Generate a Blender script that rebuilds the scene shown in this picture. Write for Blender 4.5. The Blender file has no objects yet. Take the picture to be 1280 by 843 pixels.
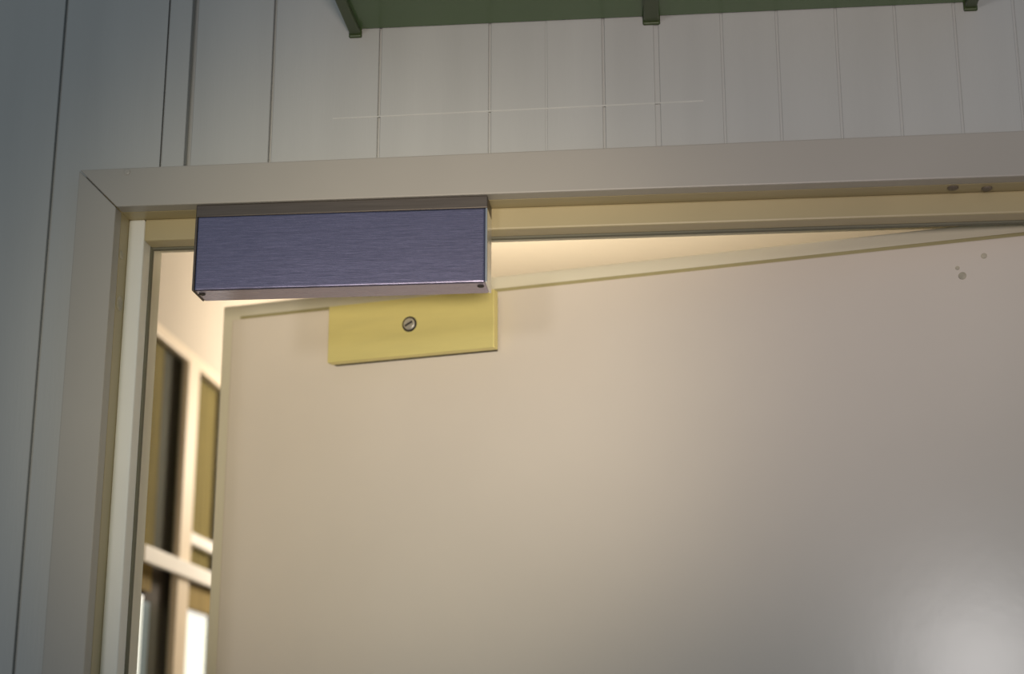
import bpy, bmesh, math, random
from mathutils import Vector, Matrix

random.seed(7)
sc = bpy.context.scene
col = sc.collection

# ------------------------------------------------------------------ camera
F_PX, PITCH, YAW = 2000.0, math.radians(15.1), math.radians(5.6)
cam_d = bpy.data.cameras.new('camera')
cam = bpy.data.objects.new('camera', cam_d)
col.objects.link(cam)
cam_d.sensor_width = 36.0
cam_d.lens = 36.0 * F_PX / 1280.0
cam_d.clip_start = 0.02
cam.location = (0, -1.47, 1.62)
cam.rotation_euler = (math.pi / 2 + PITCH, 0, YAW)
cam_d.dof.use_dof = True
cam_d.dof.focus_distance = 1.60
cam_d.dof.aperture_fstop = 3.0
sc.camera = cam

# ------------------------------------------------------------------ world
w = bpy.data.worlds.new('world')
sc.world = w
w.use_nodes = True
bg = w.node_tree.nodes['Background']
bg.inputs[0].default_value = (0.66, 0.86, 1.0, 1)
bg.inputs[1].default_value = 0.165

sc.view_settings.view_transform = 'Standard'
sc.view_settings.look = 'None'
sc.view_settings.exposure = 0.0
sc.view_settings.gamma = 1.0
sc.view_settings.use_curve_mapping = False


def lamp(name, kind, loc, energy, color, target=None, **kw):
    d = bpy.data.lights.new(name, kind)
    d.energy = energy
    d.color = color
    for k, v in kw.items():
        setattr(d, k, v)
    o = bpy.data.objects.new(name, d)
    col.objects.link(o)
    o.location = loc
    if target is not None:
        o.rotation_euler = (Vector(target) - Vector(loc)).to_track_quat('-Z', 'Y').to_euler()
    return o


# unseen spot added on the near side to brighten the door's left part
lamp('added_spot_door', 'SPOT', (0.10, -2.3, 1.46), 112.0, (1.0, 0.88, 0.64), (-0.31, 0.25, 2.02),
     spot_size=math.radians(20.5), spot_blend=1.0, shadow_soft_size=0.10)
lamp('added_spot_boards', 'SPOT', (0.30, -2.5, 1.46), 88.0, (1.0, 0.84, 0.765), (0.09, 0.0, 2.24),
     spot_size=math.radians(27), spot_blend=1.0, shadow_soft_size=0.14)  # unseen spot added to lift the upper boards and the door's right side
# ceiling lamp further back in the near room, mirrored in the door's gloss paint
lamp('lamp_back', 'AREA', (-0.86, -3.25, 1.91), 10.0, (1.0, 0.95, 0.93), (0.30, 0.09, 1.72),
     shape='DISK', size=0.30)
# warm lamp of the room behind the door
lamp('lamp_far_room', 'POINT', (-0.30, 1.38, 2.20), 24.0, (1.0, 0.86, 0.69), shadow_soft_size=0.12)


# ------------------------------------------------------------------ materials
def mat(name, color, rough=0.5, metal=0.0, var=0.0, vscale=6.0, bump=0.0, bscale=120.0,
        stretch=None, coat=0.0, emit=None, estr=0.0, spec=0.5, rvar=0.0):
    m = bpy.data.materials.new(name)
    m.use_nodes = True
    nt = m.node_tree
    b = nt.nodes['Principled BSDF']
    b.inputs['Base Color'].default_value = (*color, 1)
    b.inputs['Roughness'].default_value = rough
    b.inputs['Metallic'].default_value = metal
    b.inputs['Specular IOR Level'].default_value = spec
    b.inputs['Coat Weight'].default_value = coat
    if emit:
        b.inputs['Emission Color'].default_value = (*emit, 1)
        b.inputs['Emission Strength'].default_value = estr
    if var or bump or rvar:
        tc = nt.nodes.new('ShaderNodeTexCoord')
        mp = nt.nodes.new('ShaderNodeMapping')
        nt.links.new(tc.outputs['Object'], mp.inputs[0])
        if stretch:
            mp.inputs['Scale'].default_value = stretch
    if var:
        n = nt.nodes.new('ShaderNodeTexNoise')
        n.inputs['Scale'].default_value = vscale
        n.inputs['Detail'].default_value = 4
        nt.links.new(mp.outputs[0], n.inputs['Vector'])
        r = nt.nodes.new('ShaderNodeValToRGB')
        r.color_ramp.elements[0].position = 0.3
        r.color_ramp.elements[1].position = 0.7
        r.color_ramp.elements[0].color = (*[c * (1 - var) for c in color], 1)
        r.color_ramp.elements[1].color = (*[min(1, c * (1 + var)) for c in color], 1)
        nt.links.new(n.outputs['Fac'], r.inputs[0])
        nt.links.new(r.outputs[0], b.inputs['Base Color'])
    if bump or rvar:
        n2 = nt.nodes.new('ShaderNodeTexNoise')
        n2.inputs['Scale'].default_value = bscale
        n2.inputs['Detail'].default_value = 3
        nt.links.new(mp.outputs[0], n2.inputs['Vector'])
        if bump:
            bp = nt.nodes.new('ShaderNodeBump')
            bp.inputs['Strength'].default_value = bump
            bp.inputs['Distance'].default_value = 0.001
            nt.links.new(n2.outputs['Fac'], bp.inputs['Height'])
            nt.links.new(bp.outputs[0], b.inputs['Normal'])
        if rvar:
            mr = nt.nodes.new('ShaderNodeMapRange')
            mr.inputs['To Min'].default_value = max(0.02, rough - rvar)
            mr.inputs['To Max'].default_value = rough + rvar
            nt.links.new(n2.outputs['Fac'], mr.inputs['Value'])
            nt.links.new(mr.outputs[0], b.inputs['Roughness'])
    return m


def glass_mat():
    m = bpy.data.materials.new('window_glass')
    m.use_nodes = True
    nt = m.node_tree
    nt.nodes.clear()
    out = nt.nodes.new('ShaderNodeOutputMaterial')
    t = nt.nodes.new('ShaderNodeBsdfTransparent')
    t.inputs[0].default_value = (0.93, 0.95, 0.93, 1)
    g = nt.nodes.new('ShaderNodeBsdfGlossy')
    g.inputs['Roughness'].default_value = 0.03
    mx = nt.nodes.new('ShaderNodeMixShader')
    mx.inputs[0].default_value = 0.03
    nt.links.new(t.outputs[0], mx.inputs[1])
    nt.links.new(g.outputs[0], mx.inputs[2])
    nt.links.new(mx.outputs[0], out.inputs[0])
    return m


M = {
    'board': mat('painted_board', (0.50, 0.505, 0.49), 0.42, var=0.05, vscale=3.0, bump=0.15, bscale=60, stretch=(6, 6, 0.6)),
    'backing': mat('wall_backing', (0.45, 0.45, 0.42), 0.8, var=0.05),
    'ridge': mat('pale_ridge', (0.60, 0.60, 0.57), 0.4, var=0.06, vscale=30),
    'casing': mat('casing_paint', (0.43, 0.405, 0.365), 0.40, var=0.04, vscale=5, bump=0.1, bscale=80),
    'frame': mat('frame_paint', (0.48, 0.405, 0.235), 0.38, var=0.05, vscale=8, bump=0.1, bscale=80),
    'stop': mat('stop_paint', (0.82, 0.83, 0.80), 0.35, var=0.03, vscale=9),
    'gasket': mat('rubber_gasket', (0.17, 0.165, 0.12), 0.7, var=0.1),
    'door': mat('door_gloss_paint', (0.80, 0.73, 0.65), 0.21, var=0.03, vscale=4, bump=0.06, bscale=35),
    'lip': mat('door_edge_paint', (0.80, 0.77, 0.64), 0.32, var=0.03, vscale=6),
    'steel': mat('brushed_aluminium', (0.35, 0.315, 0.45), 0.27, metal=1.0, var=0.10, vscale=20,
                 stretch=(1.0, 60, 60), bump=0.10, bscale=40, rvar=0.05),
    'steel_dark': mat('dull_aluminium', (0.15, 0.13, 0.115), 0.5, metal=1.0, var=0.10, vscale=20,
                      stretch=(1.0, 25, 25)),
    'steel_lit': mat('lit_aluminium', (0.82, 0.82, 0.84), 0.30, metal=1.0, var=0.05, vscale=20),
    'brass': mat('yellow_zinc_plating', (0.90, 0.80, 0.33), 0.42, metal=0.3, var=0.05, vscale=10,
                 stretch=(1, 1, 6), bump=0.08, bscale=70),
    'brass_edge': mat('yellow_zinc_edge', (0.74, 0.66, 0.30), 0.42, metal=0.4, var=0.05),
    'step_shade': mat('olive_step_shade', (0.40, 0.36, 0.19), 0.6, var=0.1),
    'pad_shade': mat('rubber_pad_shade', (0.10, 0.085, 0.04), 0.7, var=0.1),
    'rubber': mat('black_rubber', (0.03, 0.03, 0.03), 0.7, var=0.1),
    'screw': mat('screw_steel', (0.88, 0.85, 0.80), 0.40, metal=0.8, var=0.1, vscale=200),
    'screw_dark': mat('screw_recess', (0.035, 0.03, 0.028), 0.6, var=0.1, vscale=100),
    'green': mat('green_gloss_paint', (0.105, 0.175, 0.07), 0.22, var=0.10, vscale=3, bump=0.05, bscale=40),
    'green_dark': mat('green_bracket_paint', (0.06, 0.085, 0.03), 0.38, var=0.10, vscale=8),
    'far_wall': mat('beige_plaster', (0.54, 0.49, 0.42), 0.8, var=0.03, vscale=4, bump=0.1),
    'far_ceiling': mat('cream_ceiling', (0.74, 0.67, 0.53), 0.8, var=0.03, vscale=4),
    'floor': mat('grey_linoleum', (0.28, 0.26, 0.23), 0.5, var=0.10, vscale=9),
    'far_frame': mat('beige_window_paint', (0.78, 0.68, 0.54), 0.45, var=0.03, vscale=8),
    'white_bar': mat('white_bar_paint', (0.95, 0.94, 0.91), 0.4, var=0.02, vscale=8),
    'curtain': mat('olive_cloth', (0.25, 0.185, 0.065), 0.9, var=0.20, vscale=5, stretch=(1, 30, 1)),
    'dark': mat('dark_recess_paint', (0.06, 0.05, 0.04), 0.8, var=0.15, vscale=4),
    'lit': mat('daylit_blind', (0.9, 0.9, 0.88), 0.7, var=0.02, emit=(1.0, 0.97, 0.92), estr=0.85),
    'blue': mat('blue_blind_edge', (0.30, 0.38, 0.50), 0.7, var=0.10, vscale=9),
    'glass': glass_mat(),
    'screw_brown': mat('tarnished_screw', (0.16, 0.13, 0.10), 0.5, var=0.2, vscale=90),
    'chip': mat('bare_filler', (0.53, 0.49, 0.39), 0.8, var=0.2, vscale=90),
}


# ------------------------------------------------------------------ helpers
def link(name, bm, m, parent=None, smooth=False, bevel=0.0, seg=2):
    me = bpy.data.meshes.new(name)
    if bevel:
        bmesh.ops.bevel(bm, geom=bm.edges[:], offset=bevel, segments=seg, affect='EDGES', profile=0.5)
    bmesh.ops.recalc_face_normals(bm, faces=bm.faces[:])
    bm.to_mesh(me)
    bm.free()
    o = bpy.data.objects.new(name, me)
    col.objects.link(o)
    me.materials.append(M[m] if isinstance(m, str) else m)
    if smooth:
        for p in me.polygons:
            p.use_smooth = True
    if parent is not None:
        o.parent = parent
    return o


def box_bm(x0, x1, y0, y1, z0, z1):
    bm = bmesh.new()
    vs = [bm.verts.new(c) for c in ((x0, y0, z0), (x1, y0, z0), (x1, y1, z0), (x0, y1, z0),
                                    (x0, y0, z1), (x1, y0, z1), (x1, y1, z1), (x0, y1, z1))]
    for f in ((0, 3, 2, 1), (4, 5, 6, 7), (0, 1, 5, 4), (1, 2, 6, 5), (2, 3, 7, 6), (3, 0, 4, 7)):
        bm.faces.new([vs[i] for i in f])
    return bm


def box(name, b, m, parent=None, bevel=0.0, seg=2):
    """b = x0,x1,y0,y1,z0,z1 in the frame of the parent"""
    return link(name, box_bm(*b), m, parent, bevel=bevel, seg=seg)


def prism(name, pts, a0, a1, axis, m, parent=None, bevel=0.0):
    """extrude a 2-D outline along an axis: 'x' -> pts (y,z), 'y' -> pts (x,z), 'z' -> pts (x,y)"""
    bm = bmesh.new()
    def P(u, v, a):
        return {'x': (a, u, v), 'y': (u, a, v), 'z': (u, v, a)}[axis]
    lo = [bm.verts.new(P(u, v, a0)) for u, v in pts]
    hi = [bm.verts.new(P(u, v, a1)) for u, v in pts]
    n = len(pts)
    bm.faces.new(lo)
    bm.faces.new(hi[::-1])
    for i in range(n):
        bm.faces.new((lo[i], lo[(i + 1) % n], hi[(i + 1) % n], hi[i]))
    return link(name, bm, m, parent, bevel=bevel)


def lathe(name, prof, m, parent=None, n=28, axis='y', at=(0, 0, 0)):
    """profile (radius, height along axis), height grows toward -axis viewer side"""
    bm = bmesh.new()
    rings = []
    for r, h in prof:
        ring = []
        for k in range(n):
            a = 2 * math.pi * k / n
            c, s = r * math.cos(a), r * math.sin(a)
            v = {'y': (c, -h, s), 'z': (c, s, -h), 'x': (h, c, s)}[axis]
            ring.append(bm.verts.new(Vector(v) + Vector(at)))
        rings.append(ring)
    for i in range(len(rings) - 1):
        for k in range(n):
            bm.faces.new((rings[i][k], rings[i][(k + 1) % n], rings[i + 1][(k + 1) % n], rings[i + 1][k]))
    bm.faces.new(rings[0])
    bm.faces.new(rings[-1])
    return link(name, bm, m, parent)


def empty(name, loc=(0, 0, 0), rz=0.0):
    o = bpy.data.objects.new(name, None)
    col.objects.link(o)
    o.empty_display_size = 0.05
    o.location = loc
    o.rotation_euler = (0, 0, rz)
    return o


def tag(o, label, cat=None, kind=None, group=None):
    o['label'] = label
    if cat:
        o['category'] = cat
    if kind:
        o['kind'] = kind
    if group:
        o['group'] = group
    return o


# ------------------------------------------------------------------ floor, walls, ceiling
OPL, OPR, HEAD = -0.537, 0.452, 2.158          # clear opening inside the casing
WT = 0.13                                       # wall thickness
CEIL = 2.70
tag(box('floor', (-2.4, 2.4, -4.6, 4.1, -0.06, 0.0), 'floor'), 'grey linoleum floor running under the door', 'floor', 'structure')

bm = bmesh.new()
def add_box(bm, *b):
    t = box_bm(*b)
    me = bpy.data.meshes.new('tmp')
    t.to_mesh(me)
    t.free()
    bm.from_mesh(me)
    bpy.data.meshes.remove(me)
add_box(bm, -2.4, OPL - 0.032, 0.012, WT, 0, 3.1)
add_box(bm, OPR + 0.032, 2.4, 0.012, WT, 0, 3.1)
add_box(bm, OPL - 0.032, OPR + 0.032, 0.012, WT, HEAD + 0.032, 3.1)
wall = link('wall_front', bm, 'backing')
tag(wall, 'white vertical board wall around and above the door', 'wall', 'structure')

# boards: joints where the photo shows them, each board a piece with its own chamfered edges
joints = [-2.39, -2.14, -1.90, -1.66, -1.42, -1.20, -1.00, -0.80, -0.611, -0.5005, -0.473, -0.3885, -0.2783, -0.1666,
          -0.1098, -0.0526, 0.0003, 0.0652, 0.1196, 0.1774, 0.2347, 0.292, 0.349, 0.406, 0.462, 0.60, 0.76, 0.92,
          1.10, 1.30, 1.52, 1.76, 2.0, 2.2, 2.39]
wide = {-0.473: (0.0034, 0.011), -0.611: (0.0018, 0.005), 0.0003: (0.0024, 0.002), -0.3885: (0.0016, 0.006),
        -0.2783: (0.0013, 0.004), -0.1666: (0.0012, 0.003), -0.0526: (0.0012, 0.003), -0.5005: (0.0010, 0.002),
        -0.1098: (0.0007, 0.0006)}
def groove(x):           # half width and depth of the joint at x
    return wide.get(x, (0.0011, 0.0012))
for a, b in zip(joints[:-1], joints[1:]):
    (ga, da), (gb, db) = groove(a), groove(b)
    x0, x1 = a + ga, b - gb
    # plan outline of one board: face, eased edges, and the tongues that meet at the joints
    def outline(u0, u1):
        e = 0.0006
        return [(u0 - ga, 0.012), (u1 + gb, 0.012), (u1 + gb, db), (u1, db), (u1, e), (u1 - e, 0.0),
                (u0 + e, 0.0), (u0, e), (u0, da), (u0 - ga, da)]
    if b <= OPL - 0.02 or a >= OPR + 0.02:
        prism('board', outline(x0, x1), 0.0, 3.1, 'z', 'board', wall)
    elif a < OPL:        # the board that the left casing covers: notched round the opening
        bmx = [(x0, 0.0), (OPL - 0.024, 0.0), (OPL - 0.024, HEAD + 0.02), (x1, HEAD + 0.02), (x1, 3.1), (x0, 3.1)]
        prism('board', bmx, 0.0, 0.012, 'y', 'board', wall)
    elif b > OPR:
        bmx = [(x0, HEAD + 0.02), (OPR + 0.02, HEAD + 0.02), (x1, HEAD + 0.02), (x1, 3.1), (x0, 3.1)]
        prism('board', bmx, 0.0, 0.012, 'y', 'board', wall)
    else:
        prism('board', outline(x0, x1), HEAD + 0.02, 3.1, 'z', 'board', wall)
# thin raised line across the boards, paler than they are
prism('thin_ridge', [(-0.325, 2.2500), (0.045, 2.2535), (0.045, 2.2550), (-0.325, 2.2512)], -0.0003, 0.001, 'y', 'ridge', wall)

# ------------------------------------------------------------------ casing (mitred flat boards)
CW, CF = 0.0405, -0.018
trim = empty('trim_1', (0, 0, 0))
tag(trim, 'painted flat casing boards mitred round the doorway', 'door casing', 'structure')
g = 0.0006
prism('casing_board', [(OPL - CW, 0.0), (OPL, 0.0), (OPL, HEAD - g), (OPL - CW, HEAD + CW - g)], CF, 0.0, 'y', 'casing', trim, bevel=0.0012)
prism('casing_board', [(OPL + g, HEAD), (OPR - g, HEAD), (OPR + CW + 0.006, HEAD + CW + 0.006), (OPL - CW + g, HEAD + CW)], CF, 0.0, 'y', 'casing', trim, bevel=0.0012)
prism('casing_board', [(OPR, 0.0), (OPR + CW, 0.0), (OPR + CW, HEAD + CW - g), (OPR, HEAD - g)], CF, 0.0, 'y', 'casing', trim, bevel=0.0012)
lathe('nail_head', [(0.0034, 0.0), (0.0034, 0.0006), (0.002, 0.0011)], 'casing', trim, n=14, at=(-0.528, CF, 2.1945))

# ------------------------------------------------------------------ frame lining with stop and gasket
SF, SB = 0.022, 0.045        # stop front / back
SD = 0.023                   # stop drop at the head
SJ = 0.017                   # stop width at the jambs
frame = empty('trim_2', (0, 0, 0))
tag(frame, 'cream door frame lining with stop bead and dark gasket', 'door frame', 'structure')
for y0, y1, m in ((0.0002, SB, 'frame'), (SB, WT, 'lip')):       # each side painted by its own room
    box('jamb_lining', (OPL - 0.03, OPL, y0, y1, 0, HEAD + 0.03), m, frame)
    box('jamb_lining', (OPR, OPR + 0.03, y0, y1, 0, HEAD + 0.03), m, frame)
    box('head_lining', (OPL, OPR, y0, y1, HEAD, HEAD + 0.03), m, frame)
box('stop_bead', (OPL, OPL + SJ, SF, SB, 0, HEAD), 'stop', frame, bevel=0.002)
box('stop_bead', (OPR - SJ, OPR, SF, SB, 0, HEAD), 'stop', frame, bevel=0.002)
box('stop_bead', (OPL + SJ, OPR - SJ, SF, SB, HEAD - SD, HEAD), 'frame', frame, bevel=0.002)
box('gasket', (OPL + SJ - 0.007, OPL + SJ + 0.0016, SB, SB + 0.007, 0, HEAD - SD + 0.002), 'gasket', frame, bevel=0.0015)
box('gasket', (OPL + SJ, OPR - SJ, SB, SB + 0.007, HEAD - SD - 0.0016, HEAD - SD + 0.008), 'gasket', frame, bevel=0.0015)
# keeper screws and old fixing marks
for x, y in ((0.2798, 0.0075), (0.3126, 0.0125)):
    lathe('lining_screw', [(0.0052, 0.0), (0.0052, 0.0012), (0.0035, 0.0022)], 'screw_brown', frame, n=16, axis='z', at=(x, y, HEAD))
for y, z, r in ((0.006, 2.1154, 0.0045), (0.010, 2.066, 0.0075)):
    lathe('jamb_plug', [(r, 0.0), (r, 0.0008), (r * 0.7, 0.0014)], 'chip', frame, n=16, axis='x', at=(OPL, y, z))

# ------------------------------------------------------------------ door leaf (rebated), ajar
DA = Vector((-0.5048, 0.3016, 0.0))                  # free-edge front corner of the leaf
DZ = math.atan2(-0.2543, 0.9671)                     # direction of the leaf toward the hinges
door = empty('door_1', DA, DZ)
tag(door, 'cream gloss painted rebated door standing ajar', 'door', 'structure')
L = 0.925
TOP = 2.13
box('leaf', (0.0, L, 0.0, 0.0152, 0.008, TOP), 'door', door, bevel=0.0016)
box('rebate_lip', (-0.021, L + 0.016, 0.015, 0.042, 0.008, TOP + 0.0222), 'lip', door, bevel=0.0018)
box('rebate_shade_strip', (0.004, L, 0.0118, 0.0156, TOP - 0.002, TOP + 0.0072), 'step_shade', door, bevel=0.0008)  # olive strip added to draw the shaded step above the leaf
for s, z, r in ((0.8302, 2.0944, 0.0040), (0.8523, 2.1128, 0.0030), (0.826, 2.103, 0.0022)):
    lathe('screw_plug', [(r, 0.0), (r * 0.9, 0.0007), (r * 0.5, 0.0010)], 'chip', door, n=14, at=(s, 0, z))
for z in (0.25, 1.05, 1.85):
    lathe('hinge', [(0.007, -0.05), (0.0075, -0.048), (0.0075, 0.048), (0.007, 0.05)], 'steel', door, n=16, axis='z', at=(L + 0.020, 0.046, z))

# ------------------------------------------------------------------ armature plate on the door
arm = empty('armature_plate', DA + Vector((math.cos(DZ) * 0.2375, math.sin(DZ) * 0.2375, 2.061)), DZ)
tag(arm, 'yellow plated steel armature plate screwed to the door below the lock', 'metal plate')
PL, PH = 0.1005, 0.066
box('plate', (-PL, PL, -0.020, -0.008, 0.0, PH), 'brass', arm, bevel=0.0009)
box('backing_pad_shade', (-PL + 0.002, PL - 0.003, -0.008, 0.0, 0.0002, PH - 0.003), 'pad_shade', arm, bevel=0.0005)  # rubber pad made thick and flush to draw shade under the plate
sz = 0.0355
lathe('screw_recess', [(0.0088, -0.001), (0.0088, 0.0003)], 'screw_dark', arm, n=32, at=(0, -0.020, sz))
scr = lathe('screw', [(0.0066, 0.0), (0.0066, 0.0012), (0.0056, 0.0020)], 'screw', arm, n=32, at=(0, -0.0203, sz))
# drive slot of the screw, tilted
sl = bmesh.new()
add_box(sl, -0.0050, 0.0050, -0.0012, 0.0006, -0.0010, 0.0010)
bmesh.ops.rotate(sl, verts=sl.verts[:], cent=(0, 0, 0), matrix=Matrix.Rotation(math.radians(-28), 3, 'Y'))
bmesh.ops.translate(sl, verts=sl.verts[:], vec=(0, -0.0219, sz))
link('slot', sl, 'screw_dark', scr)

# ------------------------------------------------------------------ electromagnetic lock under the head
LX0, LX1, LZ0, LZ1 = -0.4560, -0.1665, 2.0690, 2.1578
LY0, LY1 = -0.016, 0.0215
lock = empty('magnetic_lock', ((LX0 + LX1) / 2, (LY0 + LY1) / 2, LZ0))
tag(lock, 'brushed aluminium magnetic door lock fixed under the frame head', 'magnetic lock')
hw, hd, HH = (LX1 - LX0) / 2, (LY1 - LY0) / 2, LZ1 - LZ0
TR = 0.0125
box('mounting_rail', (-hw, hw, -hd + 0.0012, hd, HH - TR, HH), 'steel_dark', lock, bevel=0.0008)
box('housing', (-hw + 0.0022, hw - 0.0022, -hd, hd, 0.0, HH - TR), 'steel', lock, bevel=0.0020, seg=3)
for sx in (-1, 1):
    x0, x1 = (-hw, -hw + 0.0022) if sx < 0 else (hw - 0.0022, hw)
    box('end_cap', (x0, x1, -hd + 0.0003, hd, 0.0003, HH - TR - 0.0003), 'steel_lit' if sx > 0 else 'steel_dark', lock, bevel=0.0006)  # right cap's paler colour holds the reflected room light, left cap is darker
    lathe('screw', [(0.0034, -0.0005), (0.0034, 0.0006), (0.0024, 0.0012)], 'screw_dark', lock, n=16, axis='z',
          at=(sx * (hw - 0.0075), -hd + 0.0115, 0.0))
box('magnet_face', (-hw + 0.02, hw - 0.02, hd, hd + 0.001, 0.008, HH - TR - 0.006), 'steel_dark', lock, bevel=0.0004)

# ------------------------------------------------------------------ green shelf on three brackets above the door
shelf = empty('wall_shelf', (0.002, 0.0, 2.343))
tag(shelf, 'dark green shelf on three bracket arms above the door', 'shelf')
SWD, SDP = 0.310, 0.17
box('shelf_board', (-SWD, SWD, -SDP, -0.0005, 0.004, 0.024), 'green', shelf, bevel=0.002)
for x in (-SWD + 0.004, -0.006, SWD - 0.004):
    wv = 0.0055 if abs(x) > 0.1 else 0.0075
    ar = link('bracket_arm', box_bm(x - wv, x + wv, -SDP + 0.004, -0.003, -0.003, 0.0045), 'green_dark', shelf, bevel=0.0016)
    box('bracket_foot', (x - wv - 0.0012, x + wv + 0.0012, -0.0035, 0.0, -0.0055, 0.030), 'green_dark', ar, bevel=0.0016, seg=3)

# ------------------------------------------------------------------ room behind the door
XW = -0.75
# window opening in the left side wall: y 0.70..1.40, z 0.9..2.245
WY0, WY1, WZ0, WZ1 = 0.735, 1.40, 0.95, 2.246
bm = bmesh.new()
add_box(bm, XW - 0.1, XW, WT, WY0, 0, CEIL)
add_box(bm, XW - 0.1, XW, WY1, 4.0, 0, CEIL)
add_box(bm, XW - 0.1, XW, WY0, WY1, WZ1, CEIL)
add_box(bm, XW - 0.1, XW, WY0, WY1, 0, WZ0)
tag(link('wall_left', bm, 'far_wall'), 'warm beige side wall in the room behind the door', 'wall', 'structure')
tag(box('wall_back', (XW - 0.1, 2.4, 4.0, 4.1, 0, CEIL), 'far_wall'), 'beige end wall of the room behind the door', 'wall', 'structure')
tag(box('wall_right', (2.3, 2.4, WT, 4.0, 0, CEIL), 'far_wall'), 'beige right wall of the room behind the door', 'wall', 'structure')
tag(box('ceiling', (XW - 0.1, 2.4, WT, 4.1, CEIL, CEIL + 0.1), 'far_ceiling'), 'cream ceiling glimpsed through the gap above the door', 'ceiling', 'structure')

win = empty('window_1', (XW, WY0, WZ0))
tag(win, 'beige framed window on the side wall seen through the left gap', 'window', 'structure')
H = WZ1 - WZ0
Wd = WY1 - WY0
fx0, fx1 = -0.006, 0.004
box('frame_head', (fx0, fx1, 0.0, Wd, H - 0.004, H + 0.014), 'far_frame', win, bevel=0.0015)
box('frame_sill', (fx0, fx1 + 0.02, 0.0, Wd, -0.02, 0.012), 'far_frame', win, bevel=0.0015)
box('frame_post', (fx0, fx1, -0.030, 0.006, 0.012, H - 0.004), 'far_frame', win, bevel=0.0015)
box('frame_post', (fx0, fx1, Wd - 0.03, Wd + 0.012, 0.012, H - 0.004), 'far_frame', win, bevel=0.0015)
box('mullion', (fx0, fx1 + 0.002, 0.180, 0.238, 0.012, H - 0.004), 'far_frame', win, bevel=0.0015)
box('mullion', (fx0, fx1 + 0.002, 0.402, 0.440, 0.012, H - 0.004), 'far_frame', win, bevel=0.0015)
zb = 1.915 - WZ0
box('cross_bar', (fx1 + 0.0025, fx1 + 0.010, -0.006, 0.46, zb - 0.012, zb + 0.012), 'white_bar', win, bevel=0.0015)
box('glazing_bar', (-0.012, 0.001, 0.238, 0.402, zb + 0.048, zb + 0.066), 'white_bar', win, bevel=0.001)
box('glazing_bar', (-0.012, 0.001, 0.238, 0.402, zb - 0.052, zb - 0.014), 'curtain', win, bevel=0.001)
for y0, y1 in ((0.006, 0.180), (0.238, 0.402), (0.440, Wd - 0.03)):
    for z0, z1 in ((zb + 0.02, H - 0.004), (0.012, zb - 0.06)):
        box('pane', (-0.005, -0.003, y0, y1, z0, z1), 'glass', win)
# what stands behind the panes: dark reveal, olive cloth, daylit blinds
box('reveal_back', (-0.024, -0.016, -0.03, Wd + 0.03, -0.02, H + 0.02), 'dark', win)
def cloth(name, y0, y1, z0, z1, x, m, amp=0.006, n=None, label=None, cat=None):
    n = n or max(8, int((y1 - y0) / 0.006))
    bm = bmesh.new()
    rows = []
    for z in (z0, z1):
        rows.append([bm.verts.new((x + amp * math.sin(i / n * (y1 - y0) / 0.028 * 2 * math.pi), y0 + (y1 - y0) * i / n, z)) for i in range(n + 1)])
    for i in range(n):
        bm.faces.new((rows[0][i], rows[0][i + 1], rows[1][i + 1], rows[1][i]))
    r = bmesh.ops.extrude_face_region(bm, geom=bm.faces[:])
    bmesh.ops.translate(bm, verts=[v for v in r['geom'] if isinstance(v, bmesh.types.BMVert)], vec=(-0.002, 0, 0))
    o = link(name, bm, m)
    tag(o, label, cat)
    return o
XC = XW - 0.010
cloth('curtain', WY0 + 0.006, WY0 + 0.098, zb + WZ0 - 0.045, WZ1 - 0.006, XC, 'curtain', 0.0012,
      label='narrow olive curtain in the pane nearest the door frame', cat='curtain')
cloth('curtain', WY0 + 0.239, WY0 + 0.401, zb + WZ0 + 0.02, WZ1 - 0.006, XC - 0.001, 'curtain', 0.0012,
      label='wider olive brown curtain behind the pane nearest the door leaf', cat='curtain')
cloth('window_blind', WY0 + 0.022, WY0 + 0.070, WZ0 + 0.014, 1.862, XC, 'lit', 0.0006,
      label='narrow bright white blind below the cross bar by the door frame', cat='blind')
cloth('window_blind', WY0 + 0.239, WY0 + 0.401, WZ0 + 0.014, 1.868, XC, 'lit', 0.0006,
      label='broad glowing white blind below the cross bar by the door leaf', cat='blind')
cloth('blind_edge', WY0 + 0.072, WY0 + 0.100, WZ0 + 0.014, 1.855, XC, 'blue', 0.0006,
      label='blue strip beside the narrow white blind in the window', cat='blind')
